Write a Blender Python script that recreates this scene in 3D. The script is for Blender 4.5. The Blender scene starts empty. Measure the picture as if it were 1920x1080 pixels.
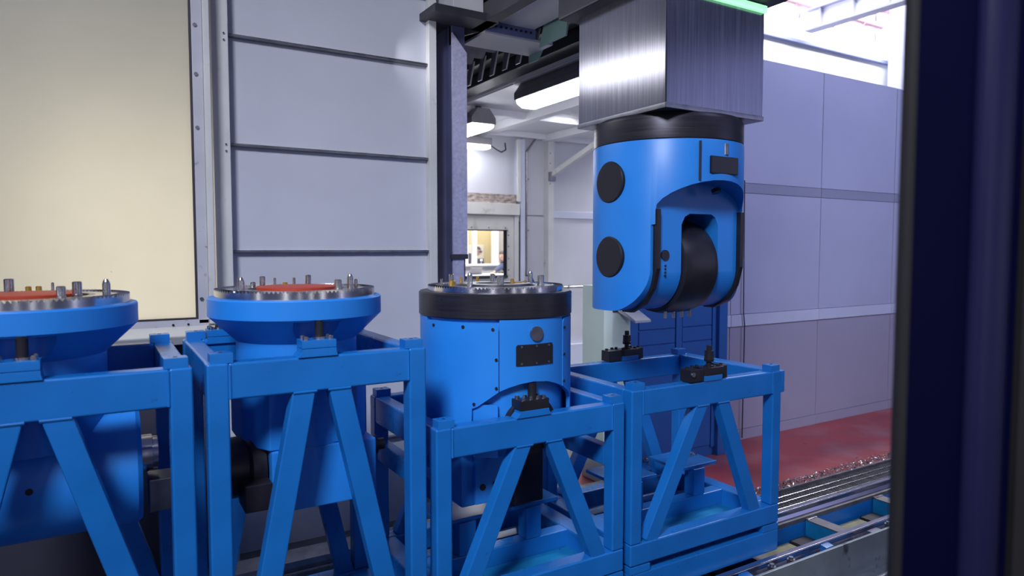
import bpy, bmesh, math, random
from mathutils import Vector, Matrix
random.seed(7)
S = bpy.context.scene
COL = S.collection
R = math.radians
PI = math.pi

# ------------------------------------------------------------------ camera, world, lights, exposure
YAW, PIT = R(31.1), R(3.27)
cam_data = bpy.data.cameras.new('camera')
cam = bpy.data.objects.new('camera', cam_data); COL.objects.link(cam)
cam_data.sensor_width = 36; cam_data.lens = 36*1276/1920
cam_data.clip_start = .02; cam_data.clip_end = 200
cam_data.dof.use_dof = True; cam_data.dof.focus_distance = 2.9; cam_data.dof.aperture_fstop = 3.2
cam.location = (0, 0, 1.48)
cam.rotation_euler = (PI/2-PIT, 0, -YAW)
S.camera = cam
S.view_settings.view_transform = 'Standard'; S.view_settings.look = 'None'
S.view_settings.gamma = 1; S.view_settings.use_curve_mapping = False
S.view_settings.exposure = 0.0
w = bpy.data.worlds.new('world'); S.world = w; w.use_nodes = True
bg = w.node_tree.nodes['Background']
bg.inputs['Color'].default_value = (.30, .33, .62, 1); bg.inputs['Strength'].default_value = .20

def area(name, loc, target, sx, sy, power, col, spread=PI):
    l = bpy.data.lights.new(name, 'AREA'); l.shape = 'RECTANGLE'; l.size = sx; l.size_y = sy
    l.energy = power; l.color = col; l.spread = spread
    o = bpy.data.objects.new(name, l); COL.objects.link(o); o.location = loc
    o.rotation_euler = (Vector(target)-Vector(loc)).to_track_quat('-Z', 'Y').to_euler()
    return o
area('hall_skylight', (-1.7, -.9, 4.6), (1.45, 2.3, 1.0), 1.0, 1.0, 54, (.86, .90, 1), R(72))
area('right_wall_fill', (5.6, -1.4, 5.6), (5.2, 3.55, 2.9), 3.5, 2, 56, (.57, .61, .97), R(75))  # added fill that brightens the right wall; no window stands there
area('front_right_fill', (7.6, -2.2, 2.6), (2.4, 2.1, 2.2), 3, 3, 24, (.46, .50, 1))  # added bluish fill for the ram's front face and the stands
for x, y, sx, pw in ((-4.2, .2, .22, 5), (-2.6, -3.6, .30, 8), (-.6, -4.6, .14, 3), (1.4, -5.2, .25, 6), (3.6, -5.0, .45, 9), (6.8, -2.5, .30, 6)):
    area('highlight_strip', (x, y, 1.75), (1.2, 2.3, 1.35), sx, 2.4, pw, (.92, .94, 1))  # added strips that put upright highlights on the steel rings
area('ram_band_light', (1.25, 3.06, 2.51), (2.25, 2.83, 2.37), .74, .14, 1.5, (.98, .98, 1), R(140))  # added light without a fitting; makes the bright band on the ram
area('door_backlight', (.12, 3.95, 1.45), (.12, 3.3, 1.45), .8, 1.0, 11, (1, .92, .76))  # added light that brightens the translucent cream door from behind
area('hall_daylight', (11, 5.2, 8.6), (11, 8, 4.9), 7, 1.6, 1500, (.95, .97, 1))
area('back_room_light', (4.2, 5.4, 2.74), (4.0, 6.2, 0), .3, 2.0, 14, (.97, .98, 1))
area('cabin_ceiling_light', (7.2, 12.6, 3.3), (7.2, 12.6, 0), 3, 2, 260, (1, .98, .95))
area('cabin_rear_light', (8.2, 15.6, 3.3), (8.2, 15.6, 0), 3, 1, 120, (1, .96, .88))

# ------------------------------------------------------------------ materials
def mat(name, col, rough=.5, metal=0, var=.12, scale=6., bump=0., stretch=(1,1,1), coat=0., spec=.5, rvar=.1):
    m = bpy.data.materials.new(name); m.use_nodes = True
    n = m.node_tree.nodes; l = m.node_tree.links
    b = n['Principled BSDF']
    b.inputs['Metallic'].default_value = metal; b.inputs['Roughness'].default_value = rough
    b.inputs['Coat Weight'].default_value = coat; b.inputs['Specular IOR Level'].default_value = spec
    tc = n.new('ShaderNodeTexCoord'); mp = n.new('ShaderNodeMapping'); mp.inputs['Scale'].default_value = stretch
    l.new(tc.outputs['Object'], mp.inputs['Vector'])
    t = n.new('ShaderNodeTexNoise'); t.inputs['Scale'].default_value = scale; t.inputs['Detail'].default_value = 6
    l.new(mp.outputs['Vector'], t.inputs['Vector'])
    r = n.new('ShaderNodeValToRGB'); e = r.color_ramp.elements
    e[0].position = .3; e[1].position = .7
    e[0].color = [max(0, c*(1-var)) for c in col]+[1]; e[1].color = [min(1, c*(1+var)) for c in col]+[1]
    l.new(t.outputs['Fac'], r.inputs['Fac']); l.new(r.outputs['Color'], b.inputs['Base Color'])
    mr = n.new('ShaderNodeMapRange'); mr.inputs['To Min'].default_value = max(.02, rough-rvar); mr.inputs['To Max'].default_value = min(1, rough+rvar)
    l.new(t.outputs['Fac'], mr.inputs['Value']); l.new(mr.outputs['Result'], b.inputs['Roughness'])
    if bump:
        bp = n.new('ShaderNodeBump'); bp.inputs['Strength'].default_value = bump; bp.inputs['Distance'].default_value = .004
        l.new(t.outputs['Fac'], bp.inputs['Height']); l.new(bp.outputs['Normal'], b.inputs['Normal'])
    return m
def emis(name, col, st):
    m = bpy.data.materials.new(name); m.use_nodes = True
    b = m.node_tree.nodes['Principled BSDF']
    b.inputs['Base Color'].default_value = (*col, 1); b.inputs['Emission Color'].default_value = (*col, 1)
    b.inputs['Emission Strength'].default_value = st
    return m
def speckle(m, col, scale, lo, hi):
    """dark spots of dirt with a shape of their own over the base colour"""
    n = m.node_tree.nodes; l = m.node_tree.links; b = n['Principled BSDF']
    src = b.inputs['Base Color'].links[0].from_socket
    tc = n.new('ShaderNodeTexCoord'); t = n.new('ShaderNodeTexNoise'); t.inputs['Scale'].default_value = scale; t.inputs['Detail'].default_value = 3
    l.new(tc.outputs['Object'], t.inputs['Vector'])
    r = n.new('ShaderNodeMapRange'); r.inputs['From Min'].default_value = lo; r.inputs['From Max'].default_value = hi
    l.new(t.outputs['Fac'], r.inputs['Value'])
    mx = n.new('ShaderNodeMix'); mx.data_type = 'RGBA'
    l.new(r.outputs['Result'], mx.inputs['Factor']); l.new(src, mx.inputs['A']); mx.inputs['B'].default_value = (*col, 1)
    l.new(mx.outputs['Result'], b.inputs['Base Color'])
    return m

BLUE   = speckle(mat('blue_paint', (.008, .150, .50), .29, 0, .10, 5, .05, spec=.55), (.01, .07, .22), 28, .70, .80)
HEADB  = mat('head_blue_paint', (.016, .215, .70), .42, 0, .05, 4, .04)
TEAL   = mat('teal_blue_paint', (.008, .185, .42), .30, 0, .30, 7, .1)  # greener and patchier than the stand blue
CABB   = mat('cabinet_blue_paint', (.022, .13, .42), .55, 0, .06, 5)
NAVY   = mat('navy_door_paint', (.0015, .002, .020), .5, 0, .05, 3, spec=.08)
RIB    = mat('navy_rib_sheen', (.012, .012, .050), .35, 0, .05, 3, spec=.3)  # door navy made lighter: the rib's reflection is put into the colour
RUBBER = mat('black_rubber', (.012, .011, .013), .7, 0, .1, 10)
BLACK  = mat('black_oxide_steel', (.016, .015, .022), .38, .2, .2, 14, .1)
COLLAR = mat('dark_turned_steel', (.035, .033, .045), .36, .55, .15, 5, .05, (1, 1, 30))
STEEL  = mat('ground_steel', (.66, .65, .68), .20, 1, .04, 10, rvar=.04)
STEEL2 = mat('dull_steel', (.30, .30, .33), .36, 1, .2, 16, .1)
BOLT   = mat('bolt_steel', (.50, .49, .50), .25, 1, .1, 20)
RAMM   = mat('brushed_ram_steel', (.27, .27, .31), .20, 1, .14, 9, 0, (14, 14, .35), rvar=.04)
BRASS  = mat('brass', (.60, .36, .08), .35, .8, .1, 10)
REDC   = mat('red_orange_seal_cover', (.42, .045, .02), .5, 0, .1, 10)
PANEL  = mat('grey_enclosure_panel', (.55, .56, .64), .5, 0, .04, 2.5, .03)
PANEL2 = mat('lilac_grey_wall_panel', (.45, .46, .60), .5, 0, .05, 1.5, .03)
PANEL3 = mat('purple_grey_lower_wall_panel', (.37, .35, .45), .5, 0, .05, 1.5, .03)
STRIP  = mat('light_grey_wall_strip', (.58, .61, .74), .45, 0, .05, 3)
GREYB  = mat('mid_grey_wall_strip', (.30, .31, .41), .5, 0, .05, 3)
WHITEP = speckle(mat('worn_white_paint', (.62, .62, .62), .45, 0, .06, 5), (.35, .33, .28), 9, .66, .8)
CREAM  = speckle(mat('cream_door_sheet', (.66, .63, .52), .38, 0, .06, 1.6, .02), (.30, .27, .2), 34, .74, .78)
TRIMG  = speckle(mat('grey_door_trim', (.50, .50, .56), .4, 0, .06, 6), (.2, .18, .2), 20, .68, .75)
DARKG  = mat('dark_seal', (.03, .03, .045), .6, 0, .1, 8)
DKWALL = mat('dark_grey_sheet', (.055, .055, .085), .5, 0, .1, 3)
GALV   = speckle(mat('speckled_zinc_plate', (.52, .51, .70), .42, .35, .14, 60, .2), (.10, .10, .14), 95, .71, .76)
NAVYST = mat('shaded_column_steel', (.075, .085, .17), .5, .1, .2, 6)  # shade of the column's left face put into a dark colour
BELL   = mat('dark_bellows_sheet', (.12, .12, .15), .4, 0, .15, 8)
DKSTL  = mat('dark_overhead_steel', (.035, .036, .047), .5, .2, .2, 6)
WHITEC = mat('white_carriage_paint', (.55, .55, .58), .45, 0, .08, 4)
BSTRIP = mat('faded_blue_paint', (.14, .17, .36), .5, 0, .1, 6)
GREENG = mat('pale_green_paint', (.20, .33, .31), .5, 0, .1, 5)
PALEG  = speckle(mat('pale_green_white_paint', (.60, .70, .64), .5, 0, .06, 5), (.25, .27, .22), 45, .74, .79)
CEIL   = mat('white_ceiling_sheet', (.76, .76, .80), .6, 0, .04, 2)
BACKW  = mat('white_back_wall_panel', (.58, .585, .64), .5, 0, .04, 2)
RUST   = mat('rust_brown_streaks', (.33, .27, .25), .7, 0, .7, 14, .2, (1, 1, 2.5))
CABINW = speckle(mat('stained_white_cabin_paint', (.64, .63, .60), .5, 0, .06, 4), (.42, .38, .33), 7, .6, .8)
def floor_mat():
    m = mat('red_epoxy_floor', (.40, .065, .068), .42, 0, .16, 2.2, .05, (1, 2.2, 1))
    return speckle(speckle(m, (.40, .20, .21), 3.2, .50, .85), (.05, .035, .035), 13, .70, .76)
FLOORM = floor_mat()
PIT_M  = mat('dark_oily_concrete', (.022, .022, .028), .45, 0, .4, 6, .1)
GALVB  = speckle(mat('galvanised_beam', (.26, .30, .33), .38, .45, .18, 5, .1), (.05, .06, .08), 9, .62, .72)
RAILM  = mat('polished_rail_steel', (.50, .49, .54), .22, 1, .1, 12, .03, (1, 30, 1))
DULLR  = mat('dull_rail_steel', (.17, .16, .18), .5, .6, .2, 12)
WOOD   = mat('pale_yellow_block', (.26, .25, .14), .6, 0, .35, 9, .1)
GRATE  = mat('wire_grating_steel', (.35, .34, .37), .35, .9, .2, 20)
CHIP   = mat('bright_metal_chips', (.55, .54, .50), .25, 1, .5, 40)
CHIPD  = mat('dull_metal_chips', (.22, .20, .21), .45, .6, .5, 40)
def translucent(m, f):
    n = m.node_tree.nodes; l = m.node_tree.links; b = n['Principled BSDF']; o = n['Material Output']
    t = n.new('ShaderNodeBsdfTranslucent'); mx = n.new('ShaderNodeMixShader'); mx.inputs[0].default_value = f
    l.new(b.inputs['Base Color'].links[0].from_socket, t.inputs['Color'])
    l.new(b.outputs[0], mx.inputs[1]); l.new(t.outputs[0], mx.inputs[2]); l.new(mx.outputs[0], o.inputs['Surface'])
translucent(CREAM, .5)
CONCR  = mat('grey_concrete_floor', (.16, .16, .17), .6, 0, .2, 4, .05)
LAMP   = emis('fluorescent_diffuser', (.93, .95, 1), 20)
GREENL = emis('green_status_light', (.35, 1, .50), 1.3)
SKYPANE= emis('bright_daylight_pane', (.93, .95, 1), 3.0)
LAMPH  = mat('grey_lamp_housing', (.20, .19, .21), .4, .3, .1, 8)
HALLW  = mat('white_hall_fascia', (.80, .82, .85), .6, 0, .03, 3)
HALLL  = mat('blue_grey_hall_trim', (.30, .33, .62), .6, 0, .05, 3)
LILAC  = mat('lilac_hall_steel', (.40, .40, .58), .6, 0, .1, 3)
PINK   = mat('pinkish_conduit_paint', (.62, .38, .42), .5, 0, .15, 3)
YELW   = mat('yellow_office_wall', (.72, .60, .30), .7, 0, .04, 2)
OFFW   = mat('white_office_paint', (.82, .83, .88), .5, 0, .02, 3)
OFFG   = mat('office_side_wall', (.40, .37, .32), .6, 0, .03, 3)
PAPER  = speckle(mat('poster_paper', (.85, .83, .72), .7, 0, .03, 5), (.75, .45, .35), 7, .62, .70)
SCREEN = mat('dark_screen', (.02, .02, .03), .3, 0, .1, 5)
SKIN   = mat('skin', (.55, .33, .25), .55, 0, .06, 20)
HAIR   = mat('dark_brown_hair', (.03, .02, .015), .6, 0, .2, 60)
JACKET = mat('dark_jacket_cloth', (.03, .032, .06), .8, 0, .15, 30)
NAVYC  = mat('navy_sweater_cloth', (.04, .055, .12), .8, 0, .15, 30)
TROUS  = mat('dark_trousers_cloth', (.03, .03, .035), .8, 0, .15, 30)
def glass():
    m = bpy.data.materials.new('window_glass'); m.use_nodes = True
    n = m.node_tree.nodes; l = m.node_tree.links; n.clear()
    o = n.new('ShaderNodeOutputMaterial'); mx = n.new('ShaderNodeMixShader'); mx.inputs[0].default_value = .06
    a = n.new('ShaderNodeBsdfTransparent'); b = n.new('ShaderNodeBsdfGlossy'); b.inputs['Roughness'].default_value = .03
    l.new(a.outputs[0], mx.inputs[1]); l.new(b.outputs[0], mx.inputs[2]); l.new(mx.outputs[0], o.inputs[0])
    return m
GLASS = glass()

# ------------------------------------------------------------------ building helpers
WP = {}
def tag(o, label=None, cat=None, group=None, kind=None):
    for k, v in (('label', label), ('category', cat), ('group', group), ('kind', kind)):
        if v: o[k] = v
    return o
def thing(name, loc, label, cat, group=None):
    o = bpy.data.objects.new(name, None); COL.objects.link(o); o.location = loc
    o.empty_display_size = .1; WP[o.name] = Vector(loc)
    return tag(o, label, cat, group)
class MB:
    def __init__(s): s.bm = bmesh.new()
    def _merge(s, b, mtx=None):
        if mtx is not None: bmesh.ops.transform(b, matrix=mtx, verts=b.verts)
        me = bpy.data.meshes.new('tmp'); b.to_mesh(me); b.free(); s.bm.from_mesh(me); bpy.data.meshes.remove(me)
        return s
    def box(s, x0, x1, y0, y1, z0, z1, bev=0., mtx=None, seg=2):
        b = bmesh.new(); bmesh.ops.create_cube(b, size=1)
        for v in b.verts:
            v.co = (x0+(v.co.x+.5)*(x1-x0), y0+(v.co.y+.5)*(y1-y0), z0+(v.co.z+.5)*(z1-z0))
        if bev: bmesh.ops.bevel(b, geom=b.edges[:], offset=bev, segments=seg, profile=.5, affect='EDGES')
        return s._merge(b, mtx)
    def bar(s, p0, p1, wx, wy, bev=0., up=(0, 1, 0)):
        """rectangular tube from p0 to p1; wy is measured along 'up'"""
        p0, p1 = Vector(p0), Vector(p1); d = p1-p0; L = d.length; z = d.normalized()
        y = Vector(up); y = (y-z*y.dot(z)).normalized(); x = y.cross(z)
        m = Matrix((x, y, z)).transposed().to_4x4(); m.translation = p0
        return s.box(-wx/2, wx/2, -wy/2, wy/2, 0, L, bev, m)
    def cyl(s, p0, p1, r, seg=20, r2=None):
        p0, p1 = Vector(p0), Vector(p1); d = p1-p0
        b = bmesh.new(); bmesh.ops.create_cone(b, cap_ends=True, segments=seg, radius1=r, radius2=r if r2 is None else r2, depth=d.length)
        m = d.to_track_quat('Z', 'Y').to_matrix().to_4x4(); m.translation = (p0+p1)/2
        return s._merge(b, m)
    def lathe(s, prof, c, seg=64, axis='Z'):
        b = bmesh.new(); rings = []
        for r, z in prof:
            if r < 1e-6: rings.append([b.verts.new((0, 0, z))])
            else: rings.append([b.verts.new((r*math.cos(2*PI*i/seg), r*math.sin(2*PI*i/seg), z)) for i in range(seg)])
        for A, B in zip(rings, rings[1:]):
            for i in range(seg):
                j = (i+1) % seg
                if len(A) == 1 and len(B) == 1: continue
                if len(A) == 1: b.faces.new((A[0], B[j], B[i]))
                elif len(B) == 1: b.faces.new((A[i], A[j], B[0]))
                else: b.faces.new((A[i], A[j], B[j], B[i]))
        bmesh.ops.recalc_face_normals(b, faces=b.faces)
        m = Matrix.Translation(c)
        if axis == 'X': m = m @ Matrix.Rotation(PI/2, 4, 'Y')
        if axis == 'Y': m = m @ Matrix.Rotation(-PI/2, 4, 'X')
        return s._merge(b, m)
    def prism(s, pts, a0, a1, plane='XZ', bev=0.):
        b = bmesh.new()
        f = {'XZ': lambda p, a: (p[0], a, p[1]), 'YZ': lambda p, a: (a, p[0], p[1]), 'XY': lambda p, a: (p[0], p[1], a)}[plane]
        A = [b.verts.new(f(p, a0)) for p in pts]; B = [b.verts.new(f(p, a1)) for p in pts]
        b.faces.new(A); b.faces.new(B[::-1])
        for i in range(len(pts)):
            j = (i+1) % len(pts); b.faces.new((A[i], B[i], B[j], A[j]))
        bmesh.ops.recalc_face_normals(b, faces=b.faces)
        if bev: bmesh.ops.bevel(b, geom=b.edges[:], offset=bev, segments=2, profile=.5, affect='EDGES')
        return s._merge(b)
    def faces(s, vs, fs):
        V = [s.bm.verts.new(v) for v in vs]
        for f in fs: s.bm.faces.new([V[i] for i in f])
        return s
    def tube(s, pts, r, seg=10):
        for a, b in zip(pts, pts[1:]): s.cyl(a, b, r, seg)
        return s
    def build(s, name, m, parent=None, smooth=True, label=None, kind=None, base=False):
        me = bpy.data.meshes.new(name)
        vs = [v.co for v in s.bm.verts]
        lo = Vector([min(v[i] for v in vs) for i in range(3)]); hi = Vector([max(v[i] for v in vs) for i in range(3)])
        c = (lo+hi)/2
        if base: c.z = lo.z
        bmesh.ops.translate(s.bm, vec=-c, verts=s.bm.verts)
        s.bm.to_mesh(me); s.bm.free()
        if smooth:
            me.polygons.foreach_set('use_smooth', [True]*len(me.polygons)); me.set_sharp_from_angle(angle=R(32))
        if isinstance(m, (list, tuple)):
            for k in m: me.materials.append(k)
        else: me.materials.append(m)
        o = bpy.data.objects.new(name, me); COL.objects.link(o)
        if smooth and len(me.polygons) < 3000:
            wn = o.modifiers.new('flat_faces', 'WEIGHTED_NORMAL'); wn.keep_sharp = True; wn.weight = 80
        WP[o.name] = c.copy()
        if parent is not None: o.parent = parent; o.location = c-WP[parent.name]
        else: o.location = c
        return tag(o, label, None, None, kind)
def copy_part(o, delta, parent=None):
    c = o.copy(); COL.objects.link(c); c.location = o.location+Vector(delta)
    WP[c.name] = WP[o.name]+Vector(delta)
    return c
def bake(o, mods):
    """apply modifiers set up by mods(o) and leave a plain mesh"""
    mods(o); bpy.context.view_layer.update()
    dg = bpy.context.evaluated_depsgraph_get()
    me = bpy.data.meshes.new_from_object(o.evaluated_get(dg)); o.modifiers.clear(); o.data = me
    return o
def cut(o, cutters, op='DIFFERENCE'):
    for q in [o]+cutters: q.modifiers.clear()
    def f(o):
        for c in cutters:
            m = o.modifiers.new('b', 'BOOLEAN'); m.operation = op; m.object = c; m.solver = 'EXACT'
    bake(o, f)
    for c in cutters: bpy.data.objects.remove(c)
    me = o.data
    me.polygons.foreach_set('use_smooth', [True]*len(me.polygons)); me.set_sharp_from_angle(angle=R(32))
    return o
def struct(name, mb, m, **k): return mb.build(name, m, kind='structure', **k)

# ------------------------------------------------------------------ setting: floor
fl = struct('floor', MB().box(2.55, 14, 2.66, 3.60, -.12, 0), FLOORM)
MB().box(-4, 2.55, 2.66, 3.60, -.12, 0).build('grey_floor', CONCR, fl)
MB().box(-4, 14, 3.60, 19.5, -.12, 0).build('grey_floor', CONCR, fl)
pit = MB().box(-4, 14, -2.5, 2.66, -.5, -.28).build('pit_floor', PIT_M, fl)

# left enclosure wall: sheet panels between thin horizontal ledges
wl = struct('wall_left', MB().box(.40, 1.575, 3.47, 3.53, -.1, 3.5), PANEL)
zz = [-.1, .468, .968, 1.468, 1.968, 2.470, 2.83, 3.5]
for a, b in zip(zz, zz[1:]): MB().box(.525, 1.535, 3.448, 3.475, a+.006, b-.006, .002).build('panel', PANEL, wl)
for z in zz[1:-1]: MB().box(.525, 1.535, 3.420, 3.475, z-.007, z+.007, .003).build('ledge', STEEL2, wl)
tr1 = struct('trim_1', MB().box(1.535, 1.580, 3.405, 3.53, -.1, 3.5, .004), WHITEP)
tr2 = struct('trim_2', MB().box(.452, .525, 3.375, 3.475, -.1, 3.5, .004), WHITEP)
b = MB()
for z in (1.06, 1.10, 1.93, 1.96, 2.43, 2.46): b.cyl((.505, 3.374, z), (.505, 3.369, z), .0045, 8)
b.build('screws', BOLT, tr2)

# cream sliding door with its grey frame and sill
d1 = struct('door_1', MB().faces([(-1.6, 3.305, 1.178), (.353, 3.305, 1.178), (.353, 3.305, 3.4), (-1.6, 3.305, 3.4)], [(0, 1, 2, 3)]), CREAM)
MB().box(.353, .362, 3.292, 3.32, 1.178, 3.4).build('dark_seal', DARKG, d1)
MB().box(.362, .405, 3.285, 3.33, 1.15, 3.4, .003).build('side_frame', TRIMG, d1)
MB().box(.405, .432, 3.265, 3.36, 1.15, 3.4, .004).build('white_edge_strip', WHITEP, d1)
MB().box(-1.6, .362, 3.292, 3.33, 1.170, 1.178).build('dark_seal', DARKG, d1)
MB().box(-1.6, .405, 3.285, 3.33, 1.140, 1.170, .003).build('bottom_frame', TRIMG, d1)
for z in (1.26, 2.01, 2.24, 2.45, 2.70): MB().cyl((.376, 3.286, z), (.376, 3.279, z), .008, 12).build('screw', STEEL2, d1)
for x in (.26, .32, -.1, -.4): MB().cyl((x, 3.286, 1.15), (x, 3.281, 1.15), .005, 10).build('screw', BLACK, d1)
sill = struct('trim_3', MB().prism([(3.20, 1.105), (3.20, 1.112), (3.285, 1.142), (3.40, 1.142), (3.40, 1.07), (3.22, 1.07)], -1.6, .60, 'YZ', .003), WHITEP)
struct('wall_front_left', MB().box(-3.5, .46, 3.36, 3.47, -.1, 1.10), DKWALL)
MB().bar((.16, 3.34, 1.02), (-.06, 3.34, .55), .02, .02).build('trim_4', STEEL2, kind='structure')

# ------------------------------------------------------------------ steel column right of the panel wall
col = thing('steel_column', (1.72, 3.56, 0), 'dark steel column with a speckled light front plate, right of the panelled wall', 'column')
MB().box(1.677, 1.757, 3.418, 3.72, 0, 2.72, .003).build('column_body', NAVYST, col)
MB().prism([(1.674, 1.45), (1.762, 1.45), (1.762, 2.56), (1.674, 2.66)], 3.404, 3.418, 'XZ').build('front_plate', GALV, col)
MB().box(1.660, 1.762, 3.395, 3.42, 1.425, 1.452, .002).build('joint_plate', DARKG, col)
MB().box(1.674, 1.742, 3.408, 3.418, 0, 1.43).build('lower_plate', GALV, col)
MB().box(1.50, 1.885, 3.25, 3.74, 2.70, 2.74, .003).build('top_plate', DKSTL, col)
MB().prism([(1.677, 2.70), (1.677, 2.60), (1.757, 2.66), (1.86, 2.70)], 3.43, 3.45, 'XZ').build('gusset', DKSTL, col)
MB().box(1.62, 1.80, 3.28, 3.70, 2.74, 3.1, .004).build('top_box', WHITEC, col)

# ------------------------------------------------------------------ ram carriage underside and overhead steel
car = thing('carriage_underside', (2.05, 3.2, 2.69), 'white sheet metal carriage underside with a bolted edge, above the column', 'machine part')
MB().box(1.87, 2.19, 2.66, 3.38, 2.750, 2.80, .002).build('front_sheet', WHITEC, car)
bst = MB().box(1.87, 2.20, 3.38, 3.392, 2.695, 2.80, .002).build('bolt_strip', BSTRIP, car)
for i in range(9): MB().cyl((1.90+.033*i, 3.381, 2.728), (1.90+.033*i, 3.374, 2.728), .007, 8).build('bolt', BLACK, bst)
MB().box(1.87, 2.33, 3.392, 3.66, 2.685, 2.70, .002).build('rear_sheet', WHITEC, car)
MB().prism([(3.10, 2.80), (3.34, 2.80), (3.40, 2.66), (3.13, 2.66)], 2.235, 2.245, 'YZ').build('gusset', GREENG, car)
MB().prism([(3.45, 2.75), (3.66, 2.75), (3.66, 2.64), (3.56, 2.64)], 2.33, 2.34, 'YZ').build('gusset', GREENG, car)
MB().box(2.25, 2.45, 2.66, 3.2, 2.80, 2.95, .003).build('side_box', CABB, car)
MB().box(1.80, 1.872, 2.4, 3.70, 2.70, 2.80, .003).build('edge_rail', DKSTL, car)
struct('ceiling_machine', MB().box(1.2, 3.3, 1.6, 3.9, 3.20, 3.25), DKSTL)

bel = thing('bellows_cover', (2.35, 5.2, 3.05), 'black folded bellows way cover behind the column top', 'machine part')
for i in range(11):
    y = 3.95+i*.19
    MB().prism([(y, 2.96), (y+.095, 3.10), (y+.19, 2.96), (y+.18, 2.95), (y+.095, 3.07), (y+.01, 2.95)], 1.9, 2.58, 'YZ').build('fold', BELL, bel)
    MB().prism([(y-.03, 2.97), (y+.05, 2.97), (y+.10, 2.80), (y+.04, 2.80)], 2.582, 2.594, 'YZ').build('side_flap', BELL, bel)
    MB().cyl((2.58, y, 2.955), (2.60, y, 2.955), .012, 10).build('fold_rivet', BOLT, bel)
MB().box(1.9, 2.58, 3.9, 6.1, 3.11, 3.14).build('bellows_top', DKSTL, bel)

def hbeam(name, x, y0, y1, z0, z1, lab, fw=.16):
    t = thing(name, (x, (y0+y1)/2, z0), lab, 'beam')
    MB().box(x-fw/2, x+fw/2, y0, y1, z0, z0+.02, .002).build('lower_flange', DKSTL, t)
    MB().box(x-.012, x+.012, y0, y1, z0+.02, z1-.02).build('web', DKSTL, t)
    MB().box(x-fw/2, x+fw/2, y0, y1, z1-.02, z1, .002).build('upper_flange', DKSTL, t)
    return t
hbeam('steel_beam', 2.86, 3.6, 6.9, 2.87, 3.03, 'dark steel beam along the ceiling that carries the two lamps')
hbeam('steel_beam', 2.70, 3.6, 6.9, 2.96, 3.12, 'second dark steel beam beside the bellows, left of the lamp beam', .12)

# ------------------------------------------------------------------ back room
bw = struct('wall_back', MB().box(1.5, 7.2, 6.90, 6.98, -.1, 1.14).box(1.5, 3.30, 6.90, 6.98, 1.14, 1.72).box(4.16, 7.2, 6.90, 6.98, 1.14, 1.72).box(1.5, 7.2, 6.90, 6.98, 1.72, 2.95), BACKW)
for (x0, x1, z0, z1) in ((4.29, 4.60, .05, 1.87), (4.29, 4.60, 1.885, 2.80), (4.68, 5.50, 1.03, 1.86), (4.68, 5.50, 1.875, 2.80), (4.68, 5.50, .30, 1.0), (5.52, 6.4, .3, 2.80)):
    MB().box(x0, x1, 6.875, 6.90, z0, z1, .003).build('panel', BACKW, bw)
MB().box(4.68, 6.4, 6.86, 6.90, 1.858, 1.94, .003).build('rail', STRIP, bw)
MB().box(4.68, 6.4, 6.80, 6.90, 0, .30, .005).build('base_ledge', STRIP, bw)
t = struct('trim_5', MB().box(4.60, 4.68, 6.78, 6.90, 0, 2.80, .004), WHITEP)
for z in (2.62, 2.5, 2.38, 2.26): MB().cyl((4.62, 6.779, z), (4.62, 6.774, z), .008, 8).build('bolt', STEEL2, t)
t = thing('guard_tube', (5.3, 6.72, 0), 'bright horizontal steel guard tube low on the far wall, left of the hanging head', 'railing')
MB().cyl((4.78, 6.72, 1.018), (6.2, 6.72, 1.018), .017, 14).build('tube', BOLT, t)
for x in (4.85, 6.1): MB().box(x-.01, x+.01, 6.70, 6.90, 1.0, 1.035).build('bracket', STEEL2, t)
# cabin front
cf = struct('wall_cabin', MB().box(1.5, 3.44, 6.76, 6.79, 0, 1.87).box(3.99, 4.11, 6.76, 6.79, 0, 1.87).box(3.44, 3.99, 6.76, 6.79, 0, 1.172).box(3.44, 3.99, 6.76, 6.79, 1.694, 1.87), CABINW)
MB().box(1.5, 4.15, 6.70, 6.90, 1.87, 2.00, .004).build('roof_edge', CABINW, cf)
MB().box(1.5, 4.15, 6.78, 6.90, 2.00, 2.11, .003).build('stained_band', RUST, cf)
MB().box(4.10, 4.16, 6.74, 6.90, 0, 1.87, .004).build('corner_post', WHITEP, cf)
MB().box(4.17, 4.19, 6.76, 6.90, .1, 1.80).build('dark_gap', DARKG, cf)
MB().box(4.19, 4.25, 6.75, 6.90, 0, 2.75, .004).build('grey_post', STRIP, cf)
MB().box(4.135, 4.175, 6.72, 6.76, 2.03, 2.74, .004).build('hanging_bracket', WHITEP, cf)
win = struct('window_1', MB().box(3.42, 4.01, 6.735, 6.80, 1.150, 1.178, .003).box(3.42, 4.01, 6.735, 6.80, 1.688, 1.700, .003).box(3.42, 3.45, 6.735, 6.80, 1.15, 1.70, .003).box(3.985, 3.998, 6.735, 6.80, 1.15, 1.70, .003), DARKG)
MB().box(3.45, 3.985, 6.775, 6.779, 1.178, 1.688).build('pane', GLASS, win)
for x in (3.55, 3.77, 3.99): MB().cyl((x, 6.761, 1.722), (x, 6.752, 1.722), .008, 8).build('bolt', STEEL2, win)
for z in (1.24, 1.37, 1.51, 1.64): MB().cyl((4.03, 6.761, z), (4.03, 6.752, z), .008, 8).build('bolt', STEEL2, win)
t = thing('conduit', (4.30, 6.80, 0), 'thin grey conduit running down beside the cabin corner', 'pipe')
MB().tube([(4.46, 6.83, 2.80), (4.30, 6.80, 2.62), (4.30, 6.80, 1.25), (4.295, 6.80, 1.16)], .012).build('pipe', STEEL2, t)
for z in (1.17, 2.3, 1.7): MB().box(4.27, 4.33, 6.79, 6.86, z-.01, z+.01).build('clip', STEEL2, t)
t = thing('lever', (4.31, 6.68, 1.10), 'short black lever leaning beside the cabin corner above the third head', 'lever')
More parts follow.
